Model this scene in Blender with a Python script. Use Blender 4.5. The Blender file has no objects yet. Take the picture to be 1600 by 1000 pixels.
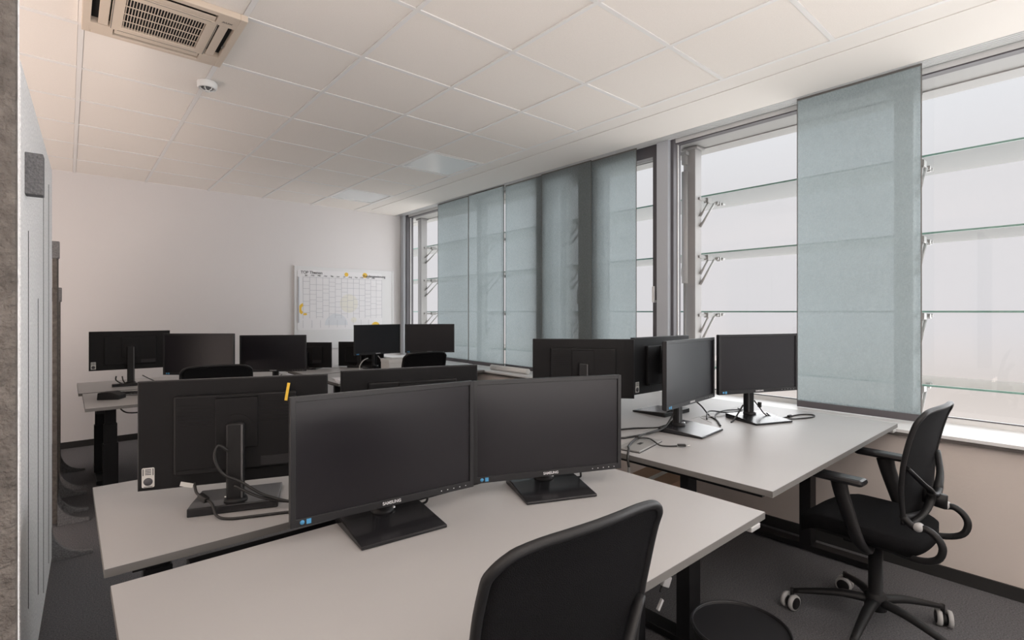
import bpy, bmesh, math, random
from mathutils import Vector, Matrix
random.seed(7)
C = bpy.context.scene
COL = C.collection
PI = math.pi
R = math.radians

# ---------------------------------------------------------------- camera, sky, lights, exposure
H0 = 1.395                                   # eye height
cam_d = bpy.data.cameras.new('camera'); cam = bpy.data.objects.new('camera', cam_d); COL.objects.link(cam)
cam.location = (0, 0, H0); cam.rotation_euler = (R(90), 0, -math.atan2(694, 800))
cam_d.lens = 18; cam_d.sensor_width = 36; cam_d.shift_y = -13/1600; cam_d.clip_start = .02
C.camera = cam
C.view_settings.view_transform = 'Standard'; C.view_settings.look = 'None'
C.view_settings.exposure = 0.30; C.view_settings.gamma = 1; C.view_settings.use_curve_mapping = False

w = bpy.data.worlds.new('misty_sky'); C.world = w; w.use_nodes = True
nt = w.node_tree; nt.nodes.clear()
out = nt.nodes.new('ShaderNodeOutputWorld'); bg = nt.nodes.new('ShaderNodeBackground')
tc = nt.nodes.new('ShaderNodeTexCoord'); sx = nt.nodes.new('ShaderNodeSeparateXYZ'); rp = nt.nodes.new('ShaderNodeValToRGB')
mr = nt.nodes.new('ShaderNodeMapRange'); mr.inputs[1].default_value = -1; mr.inputs[2].default_value = 1
nt.links.new(tc.outputs['Generated'], sx.inputs[0]); nt.links.new(sx.outputs[2], mr.inputs[0]); nt.links.new(mr.outputs[0], rp.inputs[0])
cr = rp.color_ramp
K = 1/3
cr.elements[0].position = 0.25; cr.elements[0].color = (.40, .39, .38, 1)
cr.elements[1].position = 0.49; cr.elements[1].color = (.262*K, .262*K, .270*K, 1)
for p, c in ((.37, (.36, .335, .32, 1)), (.44, (.26, .243, .23, 1)), (.60, (.27, .273, .281, 1)), (.70, (.31, .325, .34, 1)), (.8, (.75, .79, .85, 1)), (1.0, (1, 1, 1, 1))):
    e = cr.elements.new(p); e.color = (c[0]*K, c[1]*K, c[2]*K, 1)
nt.links.new(rp.outputs[0], bg.inputs[0]); bg.inputs[1].default_value = 2.4/K
nt.links.new(bg.outputs[0], out.inputs[0])

def lamp_area(name, loc, rot, sx_, sy_, power, color):
    d = bpy.data.lights.new(name, 'AREA'); d.shape = 'RECTANGLE'; d.size = sx_; d.size_y = sy_; d.energy = power; d.color = color
    o = bpy.data.objects.new(name, d); COL.objects.link(o); o.location = loc; o.rotation_euler = rot
    return o
# the sun behind thick mist: very soft light through the window band
sd_ = bpy.data.lights.new('misty_sun', 'SUN'); sd_.angle = R(80); sd_.energy = 5.0; sd_.color = (.96, .98, 1.0)
so_ = bpy.data.objects.new('misty_sun', sd_); COL.objects.link(so_); so_.rotation_euler = Vector((-1, .22, -.30)).to_track_quat('-Z', 'Y').to_euler()
# unseen fill lamps added at ceiling height behind the camera to brighten the room
for lx, ly in ((.95, -.57), (2.75, -.57), (-.85, -.57)):
    lamp_area('rear_fill', (lx, ly, 2.79), (0, 0, 0), .55, .55, 7, (1.0, .90, .82))
# added upward fill to brighten the ceiling: behind the camera and the felt screens
lamp_area('upward_fill', (.9, -1.7, .8), (PI, 0, 0), 2.2, 1.2, 80, (1.0, .95, .91))
lamp_area('upward_fill', (-1.6, -.8, 1.1), (PI, 0, 0), .8, 1.6, 22, (1.0, .84, .74))
lamp_area('upward_fill', (-1.7, 3.4, .5), (PI, 0, 0), 1.2, 5.0, 68, (1.0, .83, .73))

# ---------------------------------------------------------------- materials
def mat(name, color, rough=.5, metal=0, spec=.5, noise=None, bump=None, coat=0):
    """noise=(scale, amount) colour variation; bump=(scale, strength)"""
    m = bpy.data.materials.new(name); m.use_nodes = True
    n = m.node_tree; b = n.nodes['Principled BSDF']
    b.inputs['Base Color'].default_value = (*color, 1); b.inputs['Roughness'].default_value = rough
    b.inputs['Metallic'].default_value = metal; b.inputs['Specular IOR Level'].default_value = spec
    b.inputs['Coat Weight'].default_value = coat
    if noise or bump:
        t = n.nodes.new('ShaderNodeTexCoord')
    if noise:
        ns = n.nodes.new('ShaderNodeTexNoise'); ns.inputs['Scale'].default_value = noise[0]; ns.inputs['Detail'].default_value = 6
        n.links.new(t.outputs['Object'], ns.inputs[0])
        r = n.nodes.new('ShaderNodeValToRGB'); a = noise[1]
        r.color_ramp.elements[0].position = .3; r.color_ramp.elements[1].position = .7
        r.color_ramp.elements[0].color = (*[c*(1-a) for c in color], 1); r.color_ramp.elements[1].color = (*[min(1, c*(1+a)) for c in color], 1)
        n.links.new(ns.outputs[0], r.inputs[0]); n.links.new(r.outputs[0], b.inputs['Base Color'])
    if bump:
        nb = n.nodes.new('ShaderNodeTexNoise'); nb.inputs['Scale'].default_value = bump[0]; nb.inputs['Detail'].default_value = 4
        n.links.new(t.outputs['Object'], nb.inputs[0])
        bp = n.nodes.new('ShaderNodeBump'); bp.inputs['Strength'].default_value = bump[1]; bp.inputs['Distance'].default_value = .01
        n.links.new(nb.outputs[0], bp.inputs['Height']); n.links.new(bp.outputs[0], b.inputs['Normal'])
    return m

M = {}
M['wall'] = mat('wall_paint', (.76, .745, .75), .85, spec=.2, bump=(60, .05))
M['parapet'] = mat('parapet_paint', (.66, .60, .56), .85, spec=.2, bump=(60, .05))
M['tile'] = mat('ceiling_tile', (.92, .875, .83), .95, spec=.1, noise=(220, .025))
M['plaster'] = mat('ceiling_plaster', (.90, .865, .83), .9, spec=.1)
M['grid'] = mat('ceiling_grid', (.88, .87, .86), .5)
M['carpet'] = mat('carpet', (.15, .15, .158), 1, spec=.05, noise=(160, .35), bump=(300, .6))
M['skirt'] = mat('skirting', (.02, .02, .02), .6)
M['desk'] = mat('desk_laminate', (.40, .395, .395), .42, spec=.4, noise=(3, .02))
M['edge'] = mat('desk_edge', (.15, .145, .138), .6)
M['black'] = mat('black_metal', (.007, .007, .008), .5, spec=.3)
M['plastic'] = mat('black_plastic', (.010, .010, .011), .5, spec=.35, bump=(400, .05))
M['housing'] = mat('housing_plastic', (.0075, .0075, .0085), .5, spec=.25)
M['bezel'] = mat('bezel_plastic', (.018, .018, .020), .36, spec=.4)
M['screen'] = mat('screen_glass', (.008, .007, .010), .33, spec=.45)
M['gloss'] = mat('gloss_plastic', (.014, .014, .016), .22)
M['rubber'] = mat('cable_rubber', (.012, .012, .012), .5)
M['greyrubber'] = mat('light_cable', (.5, .5, .5), .5)
M['silver'] = mat('silver', (.75, .75, .75), .25, metal=1)
M['alu'] = mat('aluminium', (.74, .75, .76), .4, metal=.15)
M['whitem'] = mat('white_metal', (.78, .79, .79), .45)
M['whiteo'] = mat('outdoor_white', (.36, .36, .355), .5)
M['steel'] = mat('galvanised', (.30, .30, .295), .45, metal=.2)
M['cover'] = mat('cover_grey', (.13, .13, .135), .5)
M['strip'] = mat('grey_strip', (.10, .10, .105), .35)
M['frame'] = mat('window_frame', (.10, .095, .105), .5)
M['frame2'] = mat('grey_profile', (.50, .53, .57), .45)
M['sill'] = mat('sill', (.78, .79, .80), .35)
M['sill_edge'] = mat('sill_edge', (.10, .09, .085), .6)
M['acp'] = mat('ac_plastic', (.70, .60, .50), .5)
M['acd'] = mat('ac_dark', (.008, .008, .008), .8)
M['felt'] = mat('felt_light', (.88, .88, .89), 1, spec=.05, noise=(95, .16), bump=(140, .8))
M['felt_shade'] = mat('felt_shaded', (.135, .122, .112), 1, spec=.05, noise=(38, .30), bump=(140, .8))  # felt with the shade of its camera-facing side put into the colour
M['feltm'] = mat('felt_mid', (.19, .19, .195), 1, spec=.05, noise=(110, .25), bump=(140, .8))
M['slit'] = mat('slit_dark', (.05, .05, .05), 1)
M['paper'] = mat('paper', (.80, .80, .82), .7)
M['board'] = mat('whiteboard', (.78, .79, .80), .25)
M['yellow'] = mat('yellow_print', (.85, .55, .06), .6)
M['ink'] = mat('ink', (.08, .08, .09), .7)
M['faint'] = mat('faint_ink', (.50, .51, .55), .7)
M['tint'] = mat('tinted_print', (.79, .78, .72), .7)
M['bluetint'] = mat('blue_print', (.70, .73, .77), .7)
M['sticker'] = mat('sticker', (.62, .62, .60), .6)
M['blue'] = mat('blue_sticker', (.07, .30, .55), .5)
M['logo'] = mat('logo_print', (.62, .62, .64), .4)
M['mesh'] = mat('mesh_fabric', (.009, .009, .010), .9, spec=.1, noise=(500, .3), bump=(500, .5))
M['seatf'] = mat('seat_fabric', (.009, .009, .010), .95, spec=.1, bump=(350, .5))
M['castor'] = mat('castor_grey', (.42, .42, .42), .5)
M['card'] = mat('cardboard', (.50, .33, .22), .8)
M['green'] = mat('glass_edge', (.17, .33, .28), .3)
M['panel'] = mat('light_panel', (.86, .90, .92), .25, coat=.3)
M['brass'] = mat('gold_plug', (.55, .38, .16), .4, metal=.6)
M['aux'] = mat('aux_white', (.74, .74, .73), .5)

def glass_mat():
    m = bpy.data.materials.new('window_glass'); m.use_nodes = True; n = m.node_tree; n.nodes.clear()
    o = n.nodes.new('ShaderNodeOutputMaterial'); t = n.nodes.new('ShaderNodeBsdfTransparent'); t.inputs[0].default_value = (.965, .955, .955, 1)
    g = n.nodes.new('ShaderNodeBsdfGlossy'); g.inputs['Roughness'].default_value = .02
    x = n.nodes.new('ShaderNodeMixShader')
    x.inputs[0].default_value = .025; n.links.new(t.outputs[0], x.inputs[1]); n.links.new(g.outputs[0], x.inputs[2]); n.links.new(x.outputs[0], o.inputs[0])
    return m
M['glass'] = glass_mat()
def veil(name, col, tr, tcol, weave=None):
    m = bpy.data.materials.new(name); m.use_nodes = True; n = m.node_tree; n.nodes.clear()
    o = n.nodes.new('ShaderNodeOutputMaterial'); t = n.nodes.new('ShaderNodeBsdfTransparent'); t.inputs[0].default_value = (*tcol, 1)
    d = n.nodes.new('ShaderNodeBsdfDiffuse'); d.inputs[0].default_value = (*col, 1)
    s = n.nodes.new('ShaderNodeBsdfTranslucent'); s.inputs[0].default_value = (*col, 1)
    a = n.nodes.new('ShaderNodeMixShader'); a.inputs[0].default_value = .5; x = n.nodes.new('ShaderNodeMixShader'); x.inputs[0].default_value = tr
    n.links.new(d.outputs[0], a.inputs[1]); n.links.new(s.outputs[0], a.inputs[2]); n.links.new(a.outputs[0], x.inputs[1]); n.links.new(t.outputs[0], x.inputs[2]); n.links.new(x.outputs[0], o.inputs[0])
    if weave:
        c = n.nodes.new('ShaderNodeTexCoord'); vals = []
        for sc in ((70, 70, 330), (330, 330, 70)):
            mp = n.nodes.new('ShaderNodeMapping'); mp.inputs['Scale'].default_value = sc; n.links.new(c.outputs['Object'], mp.inputs[0])
            ns = n.nodes.new('ShaderNodeTexNoise'); ns.inputs['Scale'].default_value = 1; ns.inputs['Detail'].default_value = 2
            n.links.new(mp.outputs[0], ns.inputs[0]); vals.append(ns)
        ad = n.nodes.new('ShaderNodeMath'); ad.operation = 'ADD'; n.links.new(vals[0].outputs[0], ad.inputs[0]); n.links.new(vals[1].outputs[0], ad.inputs[1])
        mrr = n.nodes.new('ShaderNodeMapRange'); mrr.inputs[1].default_value = .7; mrr.inputs[2].default_value = 1.3
        mrr.inputs[3].default_value = tr-weave*1.4; mrr.inputs[4].default_value = tr+weave*1.4
        n.links.new(ad.outputs[0], mrr.inputs[0]); n.links.new(mrr.outputs[0], x.inputs[0])
    return m
M['blind'] = veil('blind_fabric', (.38, .42, .43), .40, (.90, .95, .96), .10)
M['blade'] = veil('louvre_glass', (.31, .30, .285), .70, (.95, .97, .96))

# ---------------------------------------------------------------- mesh helpers
def tag(o, label=None, cat=None, group=None, kind=None):
    if label: o['label'] = label
    if cat: o['category'] = cat
    if group: o['group'] = group
    if kind: o['kind'] = kind
    return o
def thing(name, label, cat, loc=(0, 0, 0), rz=0, group=None):
    o = bpy.data.objects.new(name, None); COL.objects.link(o); o.location = loc; o.rotation_euler = (0, 0, rz)
    o.empty_display_size = .1
    return tag(o, label, cat, group)
class MB:
    def __init__(s): s.bm = bmesh.new()
    def box(s, x0, y0, z0, x1, y1, z1, bev=0, mi=0):
        b = bmesh.new()
        vs = [b.verts.new(p) for p in ((x0, y0, z0), (x1, y0, z0), (x1, y1, z0), (x0, y1, z0), (x0, y0, z1), (x1, y0, z1), (x1, y1, z1), (x0, y1, z1))]
        for f in ((3, 2, 1, 0), (4, 5, 6, 7), (0, 1, 5, 4), (1, 2, 6, 5), (2, 3, 7, 6), (3, 0, 4, 7)): b.faces.new([vs[i] for i in f])
        if bev: bmesh.ops.bevel(b, geom=b.edges[:], offset=bev, segments=2, profile=.5, affect='EDGES')
        for f in b.faces: f.material_index = mi
        s.join(b); return s
    def join(s, b, mtx=None):
        if mtx is not None: bmesh.ops.transform(b, matrix=mtx, verts=b.verts[:])
        me = bpy.data.meshes.new('t'); b.to_mesh(me); b.free(); s.bm.from_mesh(me); bpy.data.meshes.remove(me)
    def poly(s, pts, d, axis='Y', bev=0, mi=0):
        """outline pts in the plane normal to axis, extruded from d[0] to d[1]"""
        b = bmesh.new()
        def P(p, t):
            return {'Y': (p[0], t, p[1]), 'X': (t, p[0], p[1]), 'Z': (p[0], p[1], t)}[axis]
        v0 = [b.verts.new(P(p, d[0])) for p in pts]; v1 = [b.verts.new(P(p, d[1])) for p in pts]; n = len(pts)
        b.faces.new(v0); b.faces.new(v1[::-1])
        for i in range(n): b.faces.new((v0[i], v0[(i+1) % n], v1[(i+1) % n], v1[i]))
        bmesh.ops.recalc_face_normals(b, faces=b.faces[:])
        if bev: bmesh.ops.bevel(b, geom=[e for e in b.edges], offset=bev, segments=2, profile=.5, affect='EDGES')
        for f in b.faces: f.material_index = mi
        s.join(b); return s
    def tube(s, pts, r, seg=8, smooth=True, sub=0, flat=1.0):
        """sweep a circle (radius r or list of radii) along pts; flat squashes the section"""
        P = [Vector(p) for p in pts]; rr = r if isinstance(r, (list, tuple)) else [r]*len(P)
        if sub:
            Q = []; RR = []
            for i in range(len(P)-1):
                p0 = P[max(i-1, 0)]; p1 = P[i]; p2 = P[i+1]; p3 = P[min(i+2, len(P)-1)]
                for k in range(sub):
                    t = k/sub; Q.append(.5*((2*p1)+(p2-p0)*t+(2*p0-5*p1+4*p2-p3)*t*t+(3*p1-p0-3*p2+p3)*t**3)); RR.append(rr[i]*(1-t)+rr[i+1]*t)
            Q.append(P[-1]); RR.append(rr[-1]); P, rr = Q, RR
        b = bmesh.new(); rings = []; up = None
        for i, p in enumerate(P):
            d = (P[min(i+1, len(P)-1)]-P[max(i-1, 0)]).normalized()
            if up is None:
                up = Vector((0, 0, 1)) if abs(d.z) < .9 else Vector((1, 0, 0))
            sd = d.cross(up)
            if sd.length < 1e-4: sd = d.orthogonal()
            sd.normalize(); u = sd.cross(d).normalized(); up = u
            rings.append([b.verts.new(p+rr[i]*(math.cos(2*PI*k/seg)*sd+math.sin(2*PI*k/seg)*u*flat)) for k in range(seg)])
        for i in range(len(rings)-1):
            for k in range(seg): b.faces.new((rings[i][k], rings[i][(k+1) % seg], rings[i+1][(k+1) % seg], rings[i+1][k]))
        b.faces.new(rings[0][::-1]); b.faces.new(rings[-1])
        bmesh.ops.recalc_face_normals(b, faces=b.faces[:])
        for f in b.faces: f.smooth = smooth and len(f.verts) == 4
        s.join(b); return s
    def lathe(s, prof, c=(0, 0, 0), seg=24, axis='Z', smooth=True):
        b = bmesh.new(); rings = []
        for r, z in prof:
            ring = []
            for k in range(seg):
                a = 2*PI*k/seg; x, y = r*math.cos(a), r*math.sin(a)
                v = {'Z': (x, y, z), 'X': (z, x, y), 'Y': (x, z, y)}[axis]
                ring.append(b.verts.new((v[0]+c[0], v[1]+c[1], v[2]+c[2])))
            rings.append(ring)
        for i in range(len(rings)-1):
            for k in range(seg): 
                f = b.faces.new((rings[i][k], rings[i][(k+1) % seg], rings[i+1][(k+1) % seg], rings[i+1][k])); f.smooth = smooth
        if prof[0][0] > 1e-5: b.faces.new(rings[0])
        if prof[-1][0] > 1e-5: b.faces.new(rings[-1])
        bmesh.ops.remove_doubles(b, verts=b.verts[:], dist=1e-6)
        bmesh.ops.recalc_face_normals(b, faces=b.faces[:])
        s.join(b); return s
    def grid(s, fn, nu, nv, thick):
        """closed slab: fn(u,v)->(point, normal)"""
        b = bmesh.new(); A = []; B = []
        for i in range(nu+1):
            ra, rb = [], []
            for j in range(nv+1):
                p, n = fn(i/nu, j/nv); p = Vector(p); n = Vector(n)
                ra.append(b.verts.new(p+n*thick/2)); rb.append(b.verts.new(p-n*thick/2))
            A.append(ra); B.append(rb)
        for i in range(nu):
            for j in range(nv):
                b.faces.new((A[i][j], A[i+1][j], A[i+1][j+1], A[i][j+1])); b.faces.new((B[i][j], B[i][j+1], B[i+1][j+1], B[i+1][j]))
        for i in range(nu):
            b.faces.new((A[i][0], B[i][0], B[i+1][0], A[i+1][0])); b.faces.new((A[i][nv], A[i+1][nv], B[i+1][nv], B[i][nv]))
        for j in range(nv):
            b.faces.new((A[0][j], A[0][j+1], B[0][j+1], B[0][j])); b.faces.new((A[nu][j], B[nu][j], B[nu][j+1], A[nu][j+1]))
        bmesh.ops.recalc_face_normals(b, faces=b.faces[:])
        for f in b.faces: f.smooth = True
        s.join(b); return s
    def xf(s, m): bmesh.ops.transform(s.bm, matrix=m, verts=s.bm.verts[:]); return s
    def build(s, name, m, parent=None, label=None, kind=None):
        me = bpy.data.meshes.new(name); s.bm.to_mesh(me); s.bm.free()
        for q in (m if isinstance(m, (list, tuple)) else [m]): me.materials.append(q)
        o = bpy.data.objects.new(name, me); COL.objects.link(o)
        if parent is not None: o.parent = parent
        if label: o['label'] = label
        if kind: o['kind'] = kind
        return o
def struct(name, mb, m, parent=None, label=None, cat=None):
    o = mb.build(name, m, parent)
    if parent is None: o['kind'] = 'structure'
    if label and parent is None: o['label'] = label
    if cat and parent is None: o['category'] = cat
    return o
def text(name, s, size, m, mtx, parent=None, align='CENTER', ext=.0004, bold=0, xs=1):
    cu = bpy.data.curves.new(name, 'FONT'); cu.body = s; cu.size = size; cu.align_x = align; cu.align_y = 'CENTER'; cu.extrude = ext; cu.offset = bold
    t = bpy.data.objects.new(name, cu); COL.objects.link(t); dg = bpy.context.evaluated_depsgraph_get(); dg.update()
    me = bpy.data.meshes.new_from_object(t.evaluated_get(dg)); COL.objects.unlink(t); bpy.data.objects.remove(t); bpy.data.curves.remove(cu)
    me.transform(mtx @ Matrix.Diagonal((xs, 1, 1, 1))); me.materials.clear(); me.materials.append(m)
    o = bpy.data.objects.new(name, me); COL.objects.link(o)
    if parent is not None: o.parent = parent
    return o
def kids(o): return [c for c in bpy.data.objects if c.parent == o]
def copy_tree(o, parent=None):
    c = o.copy(); COL.objects.link(c)
    if parent is not None: c.parent = parent
    for ch in kids(o): copy_tree(ch, c)
    return c
FRONT = Matrix.Rotation(R(90), 4, 'X')       # text in XZ plane facing -Y

# ---------------------------------------------------------------- room shell
CZ = H0+1.428                                # ceiling height
YF = 6.922; XP = 3.465; XS = 3.67; XG = 3.88; XL = -2.6; YB = -2.6
SILL = H0-.642
struct('floor', MB().box(XL-.1, YB-.1, -.1, XG+.05, YF+.1, 0), M['carpet'], label='dark grey carpet floor', cat='floor')
struct('wall_far', MB().box(XL-.1, YF, 0, XG+.1, YF+.12, CZ+.2), M['wall'], label='pale far wall behind the calendar', cat='wall')
struct('wall_left', MB().box(XL-.12, YB, 0, XL, YF, CZ+.2), M['wall'], label='pale left wall', cat='wall')
struct('wall_back', MB().box(XL-.1, YB-.12, 0, XG+.1, YB, CZ+.2), M['wall'], label='pale back wall', cat='wall')
struct('wall_right', MB().box(XP, YB, 0, XG+.1, YF, SILL-.03), M['parapet'], label='beige parapet wall below the windows', cat='wall')
struct('trim_1', MB().box(XP-.03, YB, SILL-.018, XG+.02, YF, SILL, bev=.002).box(XP-.028, YB, SILL-.036, XP+.01, YF, SILL-.018, mi=1), [M['sill'], M['sill_edge']], label='long white window sill', cat='window sill')
struct('baseboard_right', MB().box(XP-.012, YB, 0, XP, YF, .065), M['skirt'])
struct('baseboard_far', MB().box(XL, YF-.012, 0, XP-.012, YF, .065), M['skirt'])
# ceiling: tiles as geometry of the one ceiling, recessed between T-bars
GX = [.05+.6*k for k in range(-5, 6)]; GY = [.93+.6*k for k in range(-6, 11)]
cl = MB(); lamp_cells = {(2.45, 3.93), (2.45, 5.73)}; ac_cell = (.05, 2.73)
for x in GX[:-1]:
    for y in GY[:-1]:
        if any(abs(x-a) < .01 and abs(y-b) < .01 for a, b in list(lamp_cells)+[ac_cell]): continue
        dz = random.uniform(-.0015, .0015)
        cl.box(x+.013, y+.013, CZ+.004+dz, x+.587, y+.587, CZ+.02, bev=.0015)
cl.box(XL-.1, YB-.1, CZ+.2, XG+.1, YF+.1, CZ+.22)
cl.box(XL-.1, YB, CZ+.004, GX[0], YF, CZ+.2); cl.box(GX[0], YB, CZ+.004, 3.05, GY[0], CZ+.2)
struct('ceiling', cl, M['tile'], label='suspended tile ceiling', cat='ceiling')
g = MB()
for x in GX: g.box(x-.012, YB, CZ, x+.012, YF, CZ+.03)
for y in GY: g.box(GX[0], y-.012, CZ+.0005, GX[-1], y+.012, CZ+.03)
struct('trim_2', g, M['grid'], label='white ceiling grid bars', cat='ceiling grid')
s = MB().box(3.062, YB, CZ, 3.205, YF, CZ+.03).box(3.217, YB, CZ, XS, YF, CZ+.03).box(3.205, 6.72, CZ, 3.217, YF, CZ+.03)
s.box(3.205, YB, CZ+.02, 3.217, 6.72, CZ+.03, mi=1)
struct('trim_3', s, [M['plaster'], M['slit']], label='plaster ceiling strip with dark slot along the windows', cat='ceiling strip')
# sliding panel track: extruded profile with grooves
tk = MB().box(XS, YB, CZ+.022, XS+.135, YF, CZ+.05)
for k in range(6): tk.box(XS+.004+k*.024, YB, CZ+.004, XS+.010+k*.024, YF, CZ+.024)
struct('trim_4', tk, M['alu'], label='grooved blind track along the ceiling edge', cat='blind track')

# ---------------------------------------------------------------- windows
ZT = CZ-.012; ZB = SILL+.03
def win(n, y0, y1, dark, lab):
    """glazed opening between y0 and y1 (y0<y1)"""
    e = thing('window_%d' % n, lab, 'window', (XG, (y0+y1)/2, SILL)); e['kind'] = 'structure'
    h = (y1-y0)/2; z0 = 0; z1 = CZ+.02-SILL
    if dark:
        f = MB().box(-.045, -h, .0, .045, -h+.055, z1).box(-.045, h-.055, .0, .045, h, z1).box(-.045, -h+.055, z1-.105, .045, h-.055, z1).box(-.045, -h+.055, 0, .045, h-.055, .07)
        f.build('window_frame', M['frame'], e)
        MB().box(-.004, -h+.055, .07, .004, h-.055, z1-.105).build('window_pane', M['glass'], e)
        MB().box(-.075, -h+.012, .72, -.045, -h+.036, .74, bev=.002).box(-.09, -h+.012, .72, -.075, -h+.036, .86, bev=.004).build('window_handle', M['alu'], e)
    else:
        f = MB().box(-.03, -h, 0, .03, h, .028).box(-.03, -h, z1-.035, .03, h, z1).box(-.004, -h, .028, .012, -h+.006, z1).box(-.004, h-.006, .028, .012, h, z1)
        f.box(-.032, -h, z1-.045, .032, h, z1-.037, mi=1).box(-.032, -h, .028, -.02, h, .034, mi=1)
        f.build('window_frame', [M['whitem'], M['frame']], e)
        MB().box(-.003, -h+.006, .034, .003, h-.006, z1-.045).build('window_pane', M['glass'], e)
win(1, YB, 2.345, False, 'wide window at the right, behind the lone blind and the office chair')
win(2, 2.50, 3.15, True, 'narrow dark framed window left of the thick grey mullion')
win(3, 3.36, 3.82, True, 'narrow dark framed window seen through the second blind from the right')
win(4, 3.98, 6.80, False, 'wide window at the far end of the wall, mostly covered by blinds')
def mullion(n, y0, y1, lab):
    a = (y1-y0)
    m = MB().box(XG-.10, y0+a*.18, SILL, XG+.06, y1-a*.12, CZ+.02).box(XG-.06, y0, SILL, XG+.05, y0+a*.3, CZ+.02, mi=1).box(XG-.05, y1-a*.12, SILL, XG+.05, y1, CZ+.02, mi=1)
    o = m.build('trim_%d' % n, [M['frame2'], M['frame']]); tag(o, lab, 'mullion', None, 'structure')
mullion(5, 2.345, 2.50, 'thick grey and dark window mullion in the middle of the window wall')
mullion(6, 3.15, 3.36, 'dark window mullion seen through the blinds')
mullion(7, 3.82, 3.98, 'window mullion at the left of the narrow window')
mullion(8, 6.80, 6.92, 'grey window post at the far wall corner')

# ---------------------------------------------------------------- outside: cavity soffit, louvre facade
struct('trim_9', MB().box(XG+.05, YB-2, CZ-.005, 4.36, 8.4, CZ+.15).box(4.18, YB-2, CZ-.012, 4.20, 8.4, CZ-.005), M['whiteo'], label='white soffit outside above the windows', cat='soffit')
XB0, XB1 = 4.2, 4.79
for k, lab in ((2, 'topmost long glass louvre outside the windows'), (1, 'second long glass louvre from the top outside the windows'), (0, 'glass louvre at eye level outside, seen edge on as one green line'), (-1, 'lowest visible glass louvre outside, just above the sill at the right')):
    z = H0+{2: .2404, 1: .1208, 0: 0, -1: -.1138}[k]*XB0
    t = thing('glass_louvre', lab, 'louvre', (XB0, 3, z), 0, 'glass louvres outside the windows')
    MB().box(.006, -6, -.006, XB1-XB0, 5.4, .006).build('blade', M['blade'], t)
    MB().box(0, -6, -.006, .006, 5.4, .006).build('blade_edge', M['green'], t, 'green polished glass edge')
posts = {6.85: 'white post outside the far window beside the far wall', 5.345: 'white post outside, a faint shadow through the far blinds', 3.845: 'white post outside behind the middle blinds',
         2.34: 'white post outside right of the thick mullion, with a tubular actuator', .84: 'white post outside, seen as a shadow through the lone right blind', -.66: 'white post outside beyond the right edge'}
for y, lab in posts.items():
    if y < 0: continue
    t = thing('facade_post', lab, 'post', (4.12, y, 0), 0, 'facade posts')
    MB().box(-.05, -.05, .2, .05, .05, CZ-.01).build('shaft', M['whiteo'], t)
    MB().box(-.075, -.08, CZ-.03, .06, .07, CZ-.01, bev=.003).build('head_plate', M['steel'], t)
    for k in (2, 1, 0, -1):
        z = H0+{2: .2404, 1: .1208, 0: 0, -1: -.1138}[k]*XB0-.03
        b = MB().box(.0, -.062, z-.012, .34, -.046, z+.012, bev=.003).box(.12, -.075, z-.022, .2, -.035, z+.022, bev=.004).box(.34, -.07, z-.018, .37, -.04, z+.018, bev=.003)
        b.tube([(.36, -.055, z), (.46, -.055, z+.01)], .008).lathe([(0, -.02), (.016, -.02), (.016, .02), (0, .02)], (.3, -.055, z), 10, 'Y').lathe([(0, -.016), (.014, -.016), (.014, .016), (0, .016)], (.4, -.055, z+.004), 10, 'Y')
        b.build('bracket', M['steel'], t)
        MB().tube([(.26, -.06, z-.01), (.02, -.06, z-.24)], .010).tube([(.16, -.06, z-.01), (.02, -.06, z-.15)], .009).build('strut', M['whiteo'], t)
t = thing('facade_actuator', 'slim white tubular actuator standing outside just left of the post', 'actuator', (4.02, 2.36, .3))
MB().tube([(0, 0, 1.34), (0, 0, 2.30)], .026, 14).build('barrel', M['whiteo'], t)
MB().tube([(0, 0, .3), (0, 0, 1.36)], .012, 10).build('rod', M['steel'], t)
MB().tube([(0, 0, 2.30), (0, 0, 2.42)], .010, 8).box(-.02, -.02, 2.36, .02, .02, 2.44, bev=.004).box(-.03, -.03, 2.44, .018, .03, 2.47).build('end_bracket', M['steel'], t)
MB().tube([(0, -.0, 1.36), (-.05, 0, 1.40), (-.05, 0, 1.46), (-.02, 0, 1.50)], .003, 6, sub=4).build('cable', M['steel'], t)

# ---------------------------------------------------------------- sliding panel blinds
def blind(y0, y1, x, lab):
    t = thing('panel_blind', lab, 'blind', (x, (y0+y1)/2, SILL+.012), 0, 'blue grey sliding panel blinds'); h = (y1-y0)/2; zt = CZ+.004-(SILL+.012)
    MB().box(-.0012, -h, .03, .0012, h, zt).build('fabric', M['blind'], t)
    MB().box(-.005, -h, -.008, .005, h, .034, bev=.001).build('bottom_bar', M['frame'], t, 'dark weight bar')
    MB().box(-.003, -h-.001, zt-.012, .003, h+.001, zt).box(-.002, -h-.001, .03, .002, -h+.004, zt).box(-.002, h-.004, .03, .002, h+.001, zt).build('hem', M['edge'], t)
blind(.682, 1.350, XS+.05, 'lone blue grey panel blind at the right, behind the desk edge')
blind(2.672, 3.342, XS+.09, 'blue grey panel blind left of the thick mullion, beside the open window strip')
blind(3.165, 3.835, XS+.065, 'blue grey panel blind crossed by two dark bands')
blind(3.80, 4.445, XS+.09, 'third blue grey panel blind from the far end')
blind(4.425, 5.100, XS+.05, 'second blue grey panel blind from the far end')
blind(5.128, 5.815, XS+.065, 'farthest blue grey panel blind, beside the uncovered far window strip')

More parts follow.
